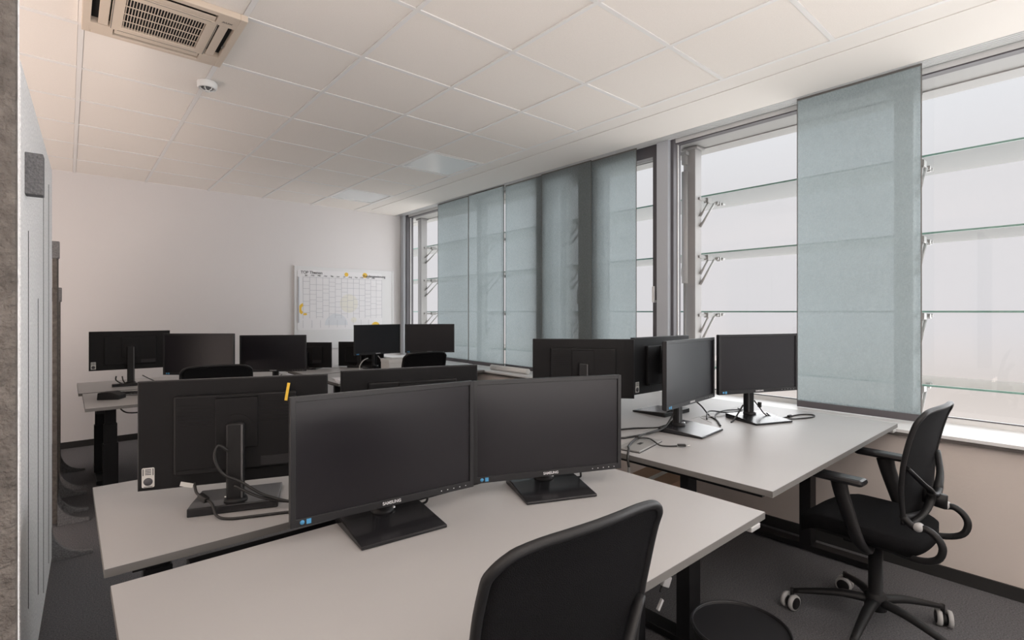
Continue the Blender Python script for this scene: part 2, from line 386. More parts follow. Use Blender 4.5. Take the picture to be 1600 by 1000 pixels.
# ---------------------------------------------------------------- ceiling fittings
for (x, y), lab in (((2.45, 3.93), 'square pale light panel in the ceiling near the dark slot, the nearer one'), ((2.45, 5.73), 'square white light panel in the ceiling close to the far wall')):
    t = thing('ceiling_light', lab, 'ceiling light', (x+.3, y+.3, CZ), 0, 'ceiling light panels')
    MB().box(-.288, -.288, .0, .288, -.272, .02).box(-.288, .272, 0, .288, .288, .02).box(-.288, -.272, 0, -.272, .272, .02).box(.272, -.272, 0, .288, .272, .02).build('frame', M['grid'], t)
    MB().box(-.272, -.272, .006, .272, .272, .02).build('diffuser', M['panel'], t)
for lx, ly in ((.95, -.57), (2.75, -.57)): pass

# cassette air conditioner
t = thing('air_conditioner', 'beige square four way cassette air conditioner in the ceiling', 'air conditioner', (.355, 3.015, CZ-.028))
a = MB(); Wd = .305
# panel as four border frames around slots, leaving the louvre slots open
a.box(-.2, -.2, 0, .2, -.155, .03, bev=.002).box(-.2, .155, 0, .2, .2, .03, bev=.002).box(-.2, -.155, 0, -.155, .155, .03).box(.155, -.155, 0, .2, .155, .03)
for sx_ in (-1, 1):
    x0, x1 = sorted((sx_*.272, sx_*Wd)); a.box(x0, -Wd, 0, x1, Wd, .03, bev=.003)
    a.box(-.272, x0, 0, .272, x1, .03, bev=.003)
for cx in (-1, 1):
    for cy in (-1, 1):
        x0, x1 = sorted((cx*.185, cx*.275)); y0, y1 = sorted((cy*.185, cy*.275)); a.box(x0, y0, .0005, x1, y1, .03)
a.build('panel', M['acp'], t)
MB().box(-.29, -.29, .030, .29, .29, .2).box(-.154, -.154, .0105, .154, .154, .031).build('housing', M['acd'], t, 'dark inside of the unit')
for k in range(4):
    f = MB().box(-.18, .207, .002, .18, .245, .008, bev=.002).xf(Matrix.Translation((0, 0, 0)))
    f.xf(Matrix.Rotation(k*PI/2, 4, 'Z')); f.build('flap', M['acp'], t)
gr = MB()
for k in range(27):
    x = -.150+k*.3/26; gr.box(x-.0015, -.155, .003, x+.0015, .155, .0055)
for y in (-.0775, 0, .0775): gr.box(-.155, y-.002, .002, .155, y+.002, .0055)
gr.build('grille', M['acp'], t)
ln = MB()
for k in (-1, 1): ln.box(k*.196-.0015, -.19, -.0008, k*.196+.0015, .19, .001).box(-.17, k*.196-.0015, -.0008, .17, k*.196+.0015, .001)
ln.build('seam', M['edge'], t)
text('badge', 'AUX', .022, M['edge'], Matrix.Translation((.23, -.23, -.001)) @ Matrix.Rotation(PI, 4, 'X'), t)
MB().tube([(.262, .02, -.001), (.262, .05, -.001)], .004).build('indicator', M['edge'], t)

t = thing('smoke_detector', 'round white smoke detector on the ceiling beside the air conditioner', 'smoke detector', (.655, 3.65, CZ))
MB().lathe([(0, 0), (.054, 0), (.056, -.006), (.054, -.036), (.049, -.041), (.042, -.041), (.042, -.034), (0, -.034)]).build('housing', M['whitem'], t)
c = MB().lathe([(0, -.058), (.014, -.058), (.016, -.054), (0, -.052)])
for k in range(6):
    an = k*PI/3; c.tube([(.012*math.cos(an), .012*math.sin(an), -.055), (.034*math.cos(an), .034*math.sin(an), -.048), (.042*math.cos(an), .042*math.sin(an), -.034)], .003, 6)
c.build('cage', M['whitem'], t)
MB().lathe([(0, -.05), (.022, -.048), (.032, -.036), (0, -.034)]).build('sensor', M['feltm'], t)

# ---------------------------------------------------------------- whiteboard and calendar
YW = YF
t = thing('whiteboard', 'large white glossy board on the far wall beside the windows', 'whiteboard', (2.93, YW, H0-.5))
MB().box(-.675, -.018, 0, .70, 0, 1.10, bev=.002).build('panel', M['board'], t)
for s_ in (-.70, .70): MB().box(s_, -.022, 0, s_+.025, 0, 1.10, bev=.002).build('side_rail', M['alu'], t)
t = thing('wall_calendar', 'year planner poster with yellow dots on the white board', 'calendar', (2.87, YW-.020, H0-.245))
cw, ch = 1.20, .80
def rr(w_, h_, r_, n=5):
    pts = []
    for cx, cy, a0 in ((w_/2-r_, h_-r_, 0), (-w_/2+r_, h_-r_, 90), (-w_/2+r_, r_, 180), (w_/2-r_, r_, 270)):
        for k in range(n+1): a_ = R(a0+90*k/n); pts.append((cx+r_*math.cos(a_), cy+r_*math.sin(a_)))
    return pts
MB().poly(rr(cw, ch, .03), (-.0015, 0)).build('sheet', M['paper'], t)
gl = MB(); y_ = -.002
x0 = -.53; cwid = .0865
for k in range(14): gl.box(x0+k*cwid, y_-.0006, .155, x0+k*cwid+.004, y_, .71)
for c_ in range(13):
    z = .70
    while z > .17:
        gl.box(x0+c_*cwid, y_-.0006, z, x0+(c_+1)*cwid, y_, z+.004); z -= random.choice((.055, .075, .095))
    if c_ % 2: gl.box(x0+c_*cwid+.01, y_-.0006, .72, x0+c_*cwid+.06, y_, .726)
for k in range(9): gl.box(x0+k*.115, y_-.0006, .03, x0+k*.115+.004, y_, .13)
gl.build('grid_print', M['faint'], t)
dots = MB()
def disc(mb, cx, cz, r_, y=-.0025, a0=0, a1=360, ri=0):
    n = 20; A = [(cx+r_*math.cos(R(a0+(a1-a0)*k/n)), cz+r_*math.sin(R(a0+(a1-a0)*k/n))) for k in range(n+(0 if a1-a0 == 360 else 1))]
    if ri: A += [(cx+ri*math.cos(R(a1-(a1-a0)*k/n)), cz+ri*math.sin(R(a1-(a1-a0)*k/n))) for k in range(n+1)]
    mb.poly(A, (y, -.0016))
disc(dots, .062, .762, .028); disc(dots, .335, .762, .036); disc(dots, .50, .03, .068); disc(dots, -.505, .28, .082, a0=110, a1=240, ri=.045); disc(dots, -.505, .28, .082, a0=255, a1=290, ri=.055)
dots.build('yellow_print', M['yellow'], t)
bl = MB(); disc(bl, .10, .36, .13, -.0022); disc(bl, .17, .13, .04, -.0022); bl.build('cream_print', M['tint'], t)
bl = MB(); disc(bl, -.08, .06, .16, -.0021, 0, 180); bl.build('blue_print', M['bluetint'], t)
text('heading', 'TOP Themen', .052, M['ink'], Matrix.Translation((-.56, -.003, .765)) @ FRONT, t, 'LEFT', bold=.0006)
text('heading', 'Kundengewinnung', .046, M['ink'], Matrix.Translation((.31, -.004, .752)) @ FRONT, t, 'LEFT', bold=.0006)
for k, mth in enumerate('Jan Feb Mär Apr Mai Jun Jul Aug Sep Okt Nov Dez'.split()):
    text('month_name', mth, .028, M['ink'], Matrix.Translation((x0+(k+.5)*cwid, -.003, .728)) @ FRONT, t)
text('note', '2019', .045, M['ink'], Matrix.Translation((.51, -.004, .045)) @ FRONT, t)
MB().box(-.592, -.012, .10, -.580, -.0, .70, bev=.001).build('side_strip', M['frame2'], t)

# ---------------------------------------------------------------- desks
def desk(x0, x1, y0, y1, zt, lab, switch=False, group='height adjustable desks'):
    t = thing('desk', lab, 'desk', ((x0+x1)/2, (y0+y1)/2, 0), 0, group); hx, hy = (x1-x0)/2, (y1-y0)/2; th = .022
    MB().box(-hx, -hy, zt-th+.001, hx, hy, zt, mi=0).box(-hx-.0006, -hy-.0006, zt-th, hx+.0006, hy+.0006, zt-.0012, mi=1).build('tabletop', [M['desk'], M['edge']], t)
    MB().box(-hx+.12, -.03, zt-th-.035, hx-.12, .03, zt-th, bev=.002).box(-hx+.06, -hy+.06, zt-th-.03, -hx+.10, hy-.06, zt-th).box(hx-.10, -hy+.06, zt-th-.03, hx-.06, hy-.06, zt-th).build('frame', M['black'], t)
    for s_ in (-1, 1):
        x = s_*(hx-.15)
        MB().box(x-.045, -.03, .04, x+.045, .03, zt-th-.30, bev=.003).box(x-.039, -.025, .04, x+.039, .025, zt-th-.16, bev=.003).box(x-.033, -.02, .04, x+.033, .02, zt-th-.02, bev=.003).build('leg', M['black'], t)
        MB().box(x-.04, -hy+.06, .008, x+.04, hy-.06, .04, bev=.004).box(x-.02, -hy+.08, 0, x+.02, -hy+.11, .01).box(x-.02, hy-.11, 0, x+.02, hy-.08, .01).build('foot', M['black'], t)
    if switch:
        MB().box(hx-.10, -hy-.004, zt-th-.016, hx-.04, -hy+.05, zt-th, bev=.003).build('height_switch', M['castor'], t, 'grey height switch')
    return t
ZA = H0-.634; ZW = H0-.612
desk(.075, 1.667, .700, 1.502, ZA, 'nearest white desk with two black monitors, front of the picture', True)
desk(.068, 1.667, 1.608, 2.385, ZA, 'second nearest white desk, behind the cable gap, carrying two back-facing monitors')
desk(1.812, 3.435, .735, 1.535, ZW, 'white desk against the window sill in front of the lone blind', True)
desk(1.812, 3.435, 1.538, 2.338, ZW, 'white desk by the window with two monitors seen from the back')
desk(.085, 1.68, 4.345, 5.15, ZA, 'far left white desk with black legs, carrying the black dock')
desk(.062, 1.66, 5.19, 5.97, ZA, 'farthest left white desk, under the monitor seen from the back')
desk(1.80, 3.42, 4.40, 5.19, ZA, 'far right white desk with two monitors facing the camera')
desk(1.80, 3.42, 5.23, 6.03, ZA, 'farthest right white desk next to the windows, under two low monitors')
# cable trays between back to back desks
for (x, y, L, z, lab) in ((.93, 1.555, 1.38, ZA, 'black cable tray in the gap between the two nearest desks'),):
    tr = MB().box(-L/2, -.042, -.085, L/2, .042, -.082).box(-L/2, -.042, -.085, L/2, -.039, -.025).box(-L/2, .039, -.085, L/2, .042, -.025)
    for s_ in (-1, 1): tr.box(s_*L/2-.0015, -.042, -.085, s_*L/2+.0015, .042, -.025)
    o = tr.build('cable_tray', M['black']); o.location = (x, y, z); tag(o, lab, 'cable tray')

# ---------------------------------------------------------------- monitors
def monitor(x, y, yaw, ztop, zdesk, label, W=.565, H=.347, back=False, sticker=False, yoff=.03, group='flat screen monitors', drop=False, base=True, logo=True):
    """origin on the desk under the screen centre, screen faces local -Y"""
    t = thing('monitor', label, 'monitor', (x, y, zdesk), R(yaw+(180 if back else 0)), group)
    zt = H0+ztop-zdesk; zb = zt-H; zc = (zt+zb)/2; hw = W/2; bz = .014; bb = .021
    hb = MB()
    # bezel frame with a recessed screen
    hb.box(-hw, 0, zb, -hw+bz, .020, zt, bev=.0015).box(hw-bz, 0, zb, hw, .020, zt, bev=.0015).box(-hw+bz-.001, .0004, zt-bz, hw-bz+.001, .020, zt, bev=.0012).box(-hw+bz-.001, .0004, zb, hw-bz+.001, .020, zb+bb, bev=.0012)
    hb.build('bezel', M['bezel'], t)
    MB().box(-hw+bz-.002, .005, zb+bb-.002, hw-bz+.002, .012, zt-bz+.002).build('screen', M['screen'], t)
    bk = MB().box(-hw+.002, .012, zb+.002, hw-.002, .026, zt-.002, bev=.003)
    bk.poly([(-hw*.64, zb+.045), (hw*.64, zb+.045), (hw*.64, zt-.05), (-hw*.64, zt-.05)], (.024, .046), bev=.006)
    for s_ in (-1, 1):
        for k in range(7): bk.box(s_*hw*.42-hw*.17, .045, zt-.085-k*.011, s_*hw*.42+hw*.17, .0475, zt-.081-k*.011)
    bk.box(-.062, .044, zc-.055, .062, .052, zt-.062, bev=.002)
    bk.build('back_shell', M['housing'], t)
    MB().box(-.062, .0462, zt-.060, .062, .053, zt-.052, bev=.001).lathe([(.048, .050), (.048, .0535), (.0, .0535)], (0, 0, zc+.01), 28, 'Y', False).build('mount_plate', M['black'], t)
    MB().box(-hw*.62, .0455, zb+.055, -hw*.25, .0475, zb+.085).build('label_plate', M['bezel'], t)
    MB().box(.05, .040, zb+.048, .17, .050, zb+.060).build('port_row', M['black'], t)
    if base:
        yb = yoff
        # stand neck
        MB().box(-.026, yb+.035, .02, .026, yb+.065, zc+.035, bev=.006).box(-.020, .048, zc-.03, .020, yb+.045, zc+.03, bev=.004).build('stand_neck', M['plastic'], t)
        MB().box(-.023, yb+.066, .035, -.017, yb+.068, zc+.03, bev=.001).box(-.017, yb+.033, .03, -.011, yb+.0345, zc-.04, bev=.0005).build('neck_strip', M['strip'], t, 'lighter grey strip')
        b = MB().poly([(yb-.135, 0), (yb+.095, 0), (yb+.095, .026), (yb+.03, .024), (yb-.135, .010)], (-.128, .128), 'X', bev=.003)
        b.build('base', M['gloss'], t)
        MB().lathe([(.0, .02), (.036, .02), (.034, .030), (.028, .036), (0, .036)], (0, yb+.045, 0), 20).build('collar', M['plastic'], t)
        MB().lathe([(0, 0), (.006, 0), (.005, .006), (0, .008)], (.03, yb+.03, .028), 10).build('pin', M['silver'], t, 'small silver pin')
    if logo and not back:
        text('logo', 'SAMSUNG', .0125, M['logo'], Matrix.Translation((0, -.0002, zb+bb*.52)) @ FRONT, t, bold=.0003)
        st = MB()
        for k in range(5): st.box(hw-.12+k*.022, -.0006, zb+.009, hw-.117+k*.022, .0005, zb+.0115)
        st.build('button_row', M['logo'], t)
        MB().lathe([(0, -.0006), (.006, -.0006), (.006, .001), (0, .001)], (-hw+.030, 0, zb+.0115), 14, 'Y').box(-hw+.041, -.0006, zb+.005, -hw+.053, .001, zb+.018).build('sticker', M['blue'], t, 'pair of small blue stickers')
    if sticker:
        sx_ = hw-.030
        MB().poly([(sx_-.017+px, zb+.012+pz) for px, pz in [(p[0]+.017, p[1]) for p in rr(.034, .062, .004)]], (.0255, .0268)).build('sticker', M['sticker'], t, 'white label')
        q = MB(); disc(q, 0, 0, .0125, 0); q2 = MB()
        b2 = MB().lathe([(0, .0266), (.0125, .0266), (.0125, .0273), (0, .0273)], (sx_, 0, zb+.030), 20, 'Y')
        b2.box(sx_-.0145, .0266, zb+.050, sx_-.012, .0273, zb+.071).box(sx_+.012, .0266, zb+.050, sx_+.0145, .0273, zb+.071)
        for k in range(4): b2.box(sx_-.008, .0266, zb+.052+k*.005, sx_+.008, .0273, zb+.0545+k*.005)
        b2.box(sx_-.012, .0266, zb+.0135, sx_+.012, .0273, zb+.0155).build('sticker_print', M['ink'], t)
        q.bm.free(); q2.bm.free()
    return t
G1 = 'monitors on the near desks'; G2 = 'monitors on the window desks'; G3 = 'monitors on the far desks'
mA = monitor(.724, 1.376, -5.2, -.227, ZA, 'large black monitor at front left facing the camera, nearest of all', group=G1)
mB = monitor(1.293, 1.280, -22.6, -.235, ZA, 'large black monitor facing the camera, right one on the nearest desk', group=G1)
mC = monitor(.438, 1.915, -20.0, -.221, ZA, 'black monitor seen from the back at left, white label at its lower left corner', back=True, sticker=True, group=G1)
mD = monitor(1.075, 1.872, -16.0, -.229, ZA, 'black monitor seen from the back, only its top shows behind the front monitors', back=True, group=G1)
mE = monitor(2.411, 1.371, 5.5, -.140, ZW, 'black monitor facing the camera at a steep angle, left one on the window desk', H=.33, group=G2)
mF = monitor(2.945, 1.265, -21.5, -.126, ZW, 'black monitor facing the camera next to the lone blind', H=.33, group=G2)
mG = monitor(2.195, 1.920, -46.5, -.153, ZW, 'black monitor seen from the back, left one on the rear window desk', H=.33, back=True, group=G2)
mH = monitor(2.735, 1.775, -2, -.150, ZW, 'black monitor seen from the back with a thin client box fixed on it', H=.33, back=True, sticker=True, group=G2)
# thin client box on the back of that monitor
bx = MB().box(-.055, .075, .19, .085, .125, .40, bev=.004); bx.box(-.05, .124, .30, .08, .127, .395)
bx.build('thin_client', M['plastic'], mH); MB().box(-.048, .1245, .195, .08, .1285, .395, bev=.001).build('client_cover', M['cover'], mH)
MB().box(-.03, .05, .24, .04, .078, .36, bev=.003).build('client_mount', M['steel'], mH)
mI = monitor(.415, 5.546, -4.1, -.168, ZA, 'black monitor seen from the back at the far left, alone against the pink wall', H=.33, back=True, sticker=True, group=G3)
mJ = monitor(.785, 4.72, -41, -.174, ZA, 'dark grey monitor facing the camera above the chair back at far left', H=.33, group=G3)
mK = monitor(1.398, 4.898, -31.5, -.211, ZA, 'black monitor facing the camera left of the poster, on the far left desk', H=.33, group=G3)
mL = monitor(2.02, 5.79, -41, -.340, ZA, 'low black monitor seen from the back, right of the monitor below the board edge', W=.53, H=.28, back=True, group=G3)
mN = monitor(2.56, 5.60, -41, -.345, ZA, 'low black monitor seen from the back, partly behind the monitor under the poster', W=.52, H=.28, back=True, group=G3)
mO = monitor(2.604, 5.27, 3.1, -.143, ZA, 'black monitor facing the camera under the yellow dot of the poster', H=.33, group=G3)
mP = monitor(3.162, 5.096, -34, -.143, ZA, 'black monitor facing the camera in front of the farthest blind', H=.33, group=G3)
# yellow tape flag on the back of the left rear monitor
MB().box(-.0045, .0475, -.03, .0045, .049, .03).xf(Matrix.Translation((-.152, 0, .362)) @ Matrix.Rotation(R(-9), 4, 'Y')).build('tape_flag', M['yellow'], mC, 'yellow tape strip')

# ---------------------------------------------------------------- office chairs
def chair(label, loc, rz, group='black office chairs', swivel=0, arms=True, lift=.03):
    """faces local +Y"""
    t = thing('office_chair', label, 'chair', loc, rz, group)
    # five star base
    for k in range(5):
        a_ = R(90+72*k)+swivel; c_, s_ = math.cos(a_), math.sin(a_)
        def P(r_, z): return (r_*c_, r_*s_, z)
        MB().tube([P(.03, .135), P(.12, .132), P(.22, .112), P(.315, .088)], [.024, .022, .018, .014], 8, sub=3, flat=.75).box(0, 0, 0, 0.0001, 0.0001, .0001).build('base_leg', M['plastic'], t)
        cx, cy = .32*c_, .32*s_
        cst = MB().tube([(cx, cy, .098), (cx, cy, .055)], .009, 8)
        ca, sa = math.cos(a_+1.0), math.sin(a_+1.0)
        hood = MB().lathe([(0, -.012), (.022, -.012), (.026, 0), (.022, .012), (0, .012)], (0, 0, 0), 16, 'Y')
        hood.xf(Matrix.Translation((cx+.008*c_, cy+.008*s_, .032)) @ Matrix.Rotation(a_+1.0, 4, 'Z'))
        cas = cst.build('castor', M['black'], t)
        hood.build('castor_hood', M['black'], cas)
        wl = MB()
        for sd in (-1, 1):
            wl.lathe([(.020, sd*.012), (.034, sd*.010), (.0365, sd*.018), (.034, sd*.028), (.024, sd*.030), (.020, sd*.026)], (0, 0, 0), 18, 'Y')
        wl.xf(Matrix.Translation((cx+.008*c_, cy+.008*s_, .0365)) @ Matrix.Rotation(a_+1.0, 4, 'Z')); wl.build('wheel', M['castor'], cas, 'grey tyre')
        hc = MB()
        for sd in (-1, 1): hc.lathe([(0, sd*.012), (.027, sd*.012), (.027, sd*.0305), (.022, sd*.032), (0, sd*.032)], (0, 0, 0), 18, 'Y')
        hc.xf(Matrix.Translation((cx+.008*c_, cy+.008*s_, .0365)) @ Matrix.Rotation(a_+1.0, 4, 'Z')); hc.build('hub_cap', M['black'], cas)
    MB().lathe([(0, .10), (.042, .10), (.042, .155), (.034, .165), (.034, .17), (.027, .17), (.027, .38), (0, .38)], seg=20).build('column', M['plastic'], t)
    MB().box(-.075, -.12, .355, .075, .11, .415, bev=.012).box(-.03, .05, .33, .03, .12, .37, bev=.006).box(-.12, -.02, .375, .12, .04, .41, bev=.008).build('mechanism', M['black'], t)
    # lever knob
    MB().tube([(.05, -.02, .385), (.25, -.02, .385)], .007).lathe([(0, .25), (.02, .25), (.027, .265), (.025, .29), (.012, .302), (0, .303)], (0, -.02, .385), 18, 'X').build('lever', M['bezel'], t)
    # seat: cushioned with a waterfall front
    def seat(u, v):
        x = (u-.5)*2; y = (v-.5)*2
        k = max(0, (abs(x)**4+abs(y)**4)); s_ = 1-.09*k
        px = x*.245*(1-.06*y*y)*s_/1; py = .03+y*.25*(1-.05*x*x)*s_
        z = .455+.012*x*x-.01*y*y*(y < 0)-.040*max(0, y-.45)**1.5/.4-.022*k*.5
        return (px, py, z), (0, 0, 1)
    sb = MB().grid(seat, 20, 20, .055).build('seat', M['seatf'], t)
    MB().box(-.19, -.17, .40, .19, .20, .43, bev=.012).build('seat_pan', M['plastic'], t)
    # back profile (y,z)
    prof = [(-.150, .555), (-.148, .62), (-.150, .70), (-.160, .78), (-.176, .86), (-.196, .93), (-.222, .980)]
    def pf(v):
        f = v*(len(prof)-1); i = min(int(f), len(prof)-2); q = f-i
        y0, z0 = prof[i]; y1, z1 = prof[i+1]; return y0+(y1-y0)*q, z0+(z1-z0)*q
    def wid(v):
        t_ = max(0, (v-.84)/.16)
        return .185+.035*math.sin(min(v, .8)/.8*PI*.6)-.075*(1-math.sqrt(max(0, 1-t_*t_)))
    def back(u, v):
        x = (u-.5)*2; v = v**.8; y, z = pf(v); w_ = wid(v)
        return (x*w_*.985, y-.014*(1-x*x), z), (0, -.97, -.2)
    MB().grid(back, 14, 18, .006).build('backrest_mesh', M['mesh'], t)
    fr = MB(); side = []
    for v in [0, .1, .2, .3, .4, .5, .6, .7, .8, .86, .90, .94, .97, .99]:
        y, z = pf(v); side.append((wid(v), y, z))
    y, z = pf(1.0)
    top = [(wid(1.0)-.02, y-.002, z+.001), (.07, y-.010, z+.004), (0, y-.014, z+.005), (-.07, y-.010, z+.004), (-wid(1.0)+.02, y-.002, z+.001)]
    path = [(.185, -.150, .53)]+side+top+[(-p[0], p[1], p[2]) for p in side[::-1]]+[(-.185, -.150, .53)]
    fr.tube(path, .0095, 10, sub=2)
    fr.tube([(-.19, -.150, .56), (0, -.175, .545), (.19, -.150, .56)], .013, 10, sub=4)
    fr.build('backrest_frame', M['plastic'], t)
    # X shaped lumbar support behind the mesh
    xs = MB()
    for sd in (-1, 1):
        xs.tube([(sd*.205, -.166, .76), (sd*.12, -.195, .69), (sd*.05, -.205, .645), (sd*.045, -.20, .60), (sd*.10, -.19, .56), (sd*.17, -.17, .535)], [.012, .013, .016, .016, .013, .011], 8, sub=4, flat=.6)
    xs.tube([(-.055, -.206, .64), (0, -.212, .625), (.055, -.206, .64)], .014, 8, sub=3, flat=.8).tube([(0, -.208, .635), (0, -.2, .58)], [.04, .045], 10, flat=.3)
    xs.build('lumbar_support', M['plastic'], t)
    # loops that carry the back under the seat
    lp = MB()
    for sd in (-1, 1):
        lp.tube([(sd*.185, -.150, .56), (sd*.185, -.185, .53), (sd*.187, -.225, .535), (sd*.188, -.258, .512), (sd*.186, -.272, .475), (sd*.182, -.255, .430), (sd*.175, -.20, .405), (sd*.14, -.10, .398), (sd*.06, -.03, .395)], [.013]*9, 10, sub=4)
    lp.build('back_arm', M['plastic'], t)
    for sd in (-1, 1): MB().lathe([(0, -.014), (.015, -.014), (.017, 0), (.015, .014), (0, .014)], (sd*.187, -.20, .536), 14, 'X').build('clip', M['castor'], t, 'grey metal clip')
    if arms:
        for sd in (-1, 1):
            a = MB().tube([(sd*.16, -.03, .395), (sd*.235, -.04, .40), (sd*.268, -.02, .45), (sd*.272, .01, .54), (sd*.272, .035, .62), (sd*.272, .045, .668)], [.018, .022, .028, .031, .033, .036], 10, sub=4, flat=.62)
            ar = a.build('armrest', M['plastic'], t)
            MB().box(sd*.272-.038, -.05, .668, sd*.272+.038, .165, .695, bev=.012).build('arm_pad', M['bezel'], ar)
    for o in kids(t):
        if o.name.split('.')[0] not in ('base_leg', 'castor', 'column'): o.location.z = lift
    return t
chair('black office chair at the front, seen from behind, pushed under the nearest desk', (.73, .825, 0), R(-3.6), swivel=.3)
chair('black office chair at the right beside the window desk, whole chair visible', (2.67, .65, 0), R(-3.5), swivel=R(22))
c3 = chair('black office chair back in front of the dark grey monitor, far left', (.84, 4.30, .0), R(-12), swivel=.8)
c4 = copy_tree(c3); c4.location = (2.54, 4.35, .0); c4.rotation_euler = (0, 0, R(-4)); c4['label'] = 'black office chair whose back top shows below the far right monitor'

# ---------------------------------------------------------------- waste bin
t = thing('waste_bin', 'round black waste bin on the carpet, under the corner of the nearest desk', 'waste bin', (1.742, .812, 0))
MB().lathe([(0, 0), (.125, 0), (.128, .004), (.158, .312), (.154, .312), (.124, .008), (0, .008)], seg=40).build('body', M['plastic'], t)
MB().lathe([(.154, .308), (.160, .306), (.1625, .312), (.160, .318), (.154, .317), (.154, .308)], seg=40).build('rim', M['bezel'], t)

# ---------------------------------------------------------------- felt acoustic screens
def rpoly(y0, y1, z0, z1, r_, top=True):
    return [(y0, z0), (y1, z0), (y1, z1-r_)]+[(y1-r_+r_*math.cos(R(a_)), z1-r_+r_*math.sin(R(a_))) for a_ in (15, 30, 45, 60, 75, 90)]+[(y0, z1)]
def foot_mb(y, x0, s=1, L=.175):
    pts = [(x0, 0), (x0+L, 0), (x0+L+.004, .010), (x0+L-.002, .020)]
    n = 10
    for k in range(1, n+1):
        a_ = k/n*PI/2; pts.append((x0+(L-.01)*(1-math.sin(a_)), .022+.165*(1-math.cos(a_))))
    pts.append((x0, .19))
    return MB().poly(pts, (y-.015, y+.015), 'Y', bev=.003)
t = thing('felt_screen', 'tall felt panel edge, coloured as in shade, at the left border, closest to the camera', 'acoustic screen', (-.0493, .93, 0), 0, 'felt acoustic screens')
MB().box(-.9, -.03, .0, 0, .0, 2.3, bev=.004).build('panel', M['felt_shade'], t)  # front half painted in the shaded felt tone
MB().box(-.9, .0, .0, 0, .03, 2.3, bev=.004).build('panel', M['felt'], t, 'felt side in its lit tone')  # window-lit side keeps the lighter felt tone
t = thing('felt_screen', 'tall light grey felt screen with long slits, second from the left border', 'acoustic screen', (-.067, 3.857, 0), -math.atan(.028), 'felt acoustic screens')
MB().poly(rpoly(-1.62, 0, .02, 2.19, .03), (-.04, 0), 'X', bev=.004).build('panel', M['felt'], t)
sl = MB()
for y, z0, z1 in ((-1.38, .35, 1.68), (-.96, .22, 1.45), (-.66, .1, 2.0), (-.30, .1, 2.05)): sl.box(-.002, y-.003, z0, .0015, y+.003, z1)
sl.build('slit', M['slit'], t)
MB().box(-.001, -1.50, 1.79, .046, -1.44, 1.93, bev=.003).build('clip', M['feltm'], t, 'dark felt clip')
for y in (-.015, -1.55): foot_mb(y, -.0, 1).build('foot', M['feltm'], t)
def small_screen(y0, y1, x, h, lab, feet, clip=True):
    t = thing('felt_screen', lab, 'acoustic screen', (x, y0, 0), 0, 'felt acoustic screens'); L = y1-y0
    MB().poly(rpoly(0, L, .02, h, .03), (-.024, 0), 'X', bev=.003).build('panel', M['felt_shade'], t)  # shade of the near end painted over the whole panel
    if clip: MB().box(-.045, -.02, h-.09, .012, .04, h+.02, bev=.005).build('clip', M['feltm'], t, 'grey felt clip')
    for k in feet: foot_mb(k, 0, 1, .160).build('foot', M['feltm'], t)
small_screen(4.44, 5.13, -.052, 1.83, 'low felt screen in a shaded tone with a clip on top, behind the slitted screen', (.016, .24, .67))
small_screen(5.26, 5.90, -.047, 1.56, 'farthest felt screen with a small clip, near the far wall', (.016, .62))

# ---------------------------------------------------------------- cables and small things
def cable(name, pts, r, lab, m='rubber', cat='cable', sub=6, plugs=()):
    t = thing(name, lab, cat, pts[0]); o = Vector(pts[0])
    MB().tube([Vector(p)-o for p in pts], r, 8, sub=sub).build('cord', M[m], t)
    for p, d, s_, mm in plugs:
        p = Vector(p)-o; d = Vector(d).normalized()
        b = MB().box(-s_[0]/2, -s_[1]/2, -s_[2]/2, s_[0]/2, s_[1]/2, s_[2]/2, bev=min(s_)*.2)
        b.xf(Matrix.Translation(p) @ d.to_track_quat('X', 'Z').to_matrix().to_4x4()); b.build('plug', M[mm], t)
    return t
def on(mo, lx, ly, lz):
    a_ = mo.rotation_euler[2]; c_, s_ = math.cos(a_), math.sin(a_); l = mo.location
    return (l[0]+c_*lx-s_*ly, l[1]+s_*lx+c_*ly, l[2]+lz)
# back-left monitor: power cable with ferrite, video cable loop
cable('power_cable', [on(mC, .120, .055, .085), on(mC, .110, .080, .062), on(mC, .085, .10, .046), on(mC, .060, .125, .036), on(mC, .040, .165, .010), on(mC, .0, .19, .005), on(mC, -.08, .195, .005), on(mC, -.18, .20, .005), on(mC, -.35, .24, .005)], .0042,
      'black cable with a ferrite block hanging from the back-facing monitor at left', plugs=[(on(mC, .088, .098, .048), Vector(on(mC, .060, .125, .036))-Vector(on(mC, .110, .080, .062)), (.036, .018, .018), 'rubber'), (on(mC, .140, .064, .085), Vector(on(mC, 1, 0, .3))-Vector(on(mC, 0, 0, 0)), (.036, .002, .014), 'sticker')])
cable('video_cable', [on(mC, .02, .10, .19), on(mC, .045, .105, .21), on(mC, .055, .105, .17), on(mC, .03, .11, .12), on(mC, -.02, .112, .09), on(mC, -.09, .13, .045), on(mC, -.2, .15, .012), on(mC, -.32, .16, .006)], .0045,
      'thick black cable looped around the stand of the back-facing monitor at left')
cable('video_cable', [on(mC, 0, .108, .08), on(mC, -.06, .12, .045), on(mC, -.13, .13, .022), on(mC, -.24, .14, .006), on(mC, -.34, .15, .006)], .0045, 'lower black cable running right from the stand of the back-facing monitor')
cable('audio_plug', [on(mC, -.20, .12, .006), on(mC, -.23, .11, .006), on(mC, -.27, .12, .006)], .002, 'small gold plug lying on the rear desk beside the front monitor', plugs=[(on(mC, -.19, .125, .007), (1, 0, 0), (.022, .010, .010), 'brass')])
cable('monitor_cable', [on(mA, .13, .06, .075), on(mA, .15, .07, .03), on(mA, .145, .10, .005), on(mA, .08, .13, .012), on(mA, .03, .14, .03)], .004, 'short black cable below the front left monitor')
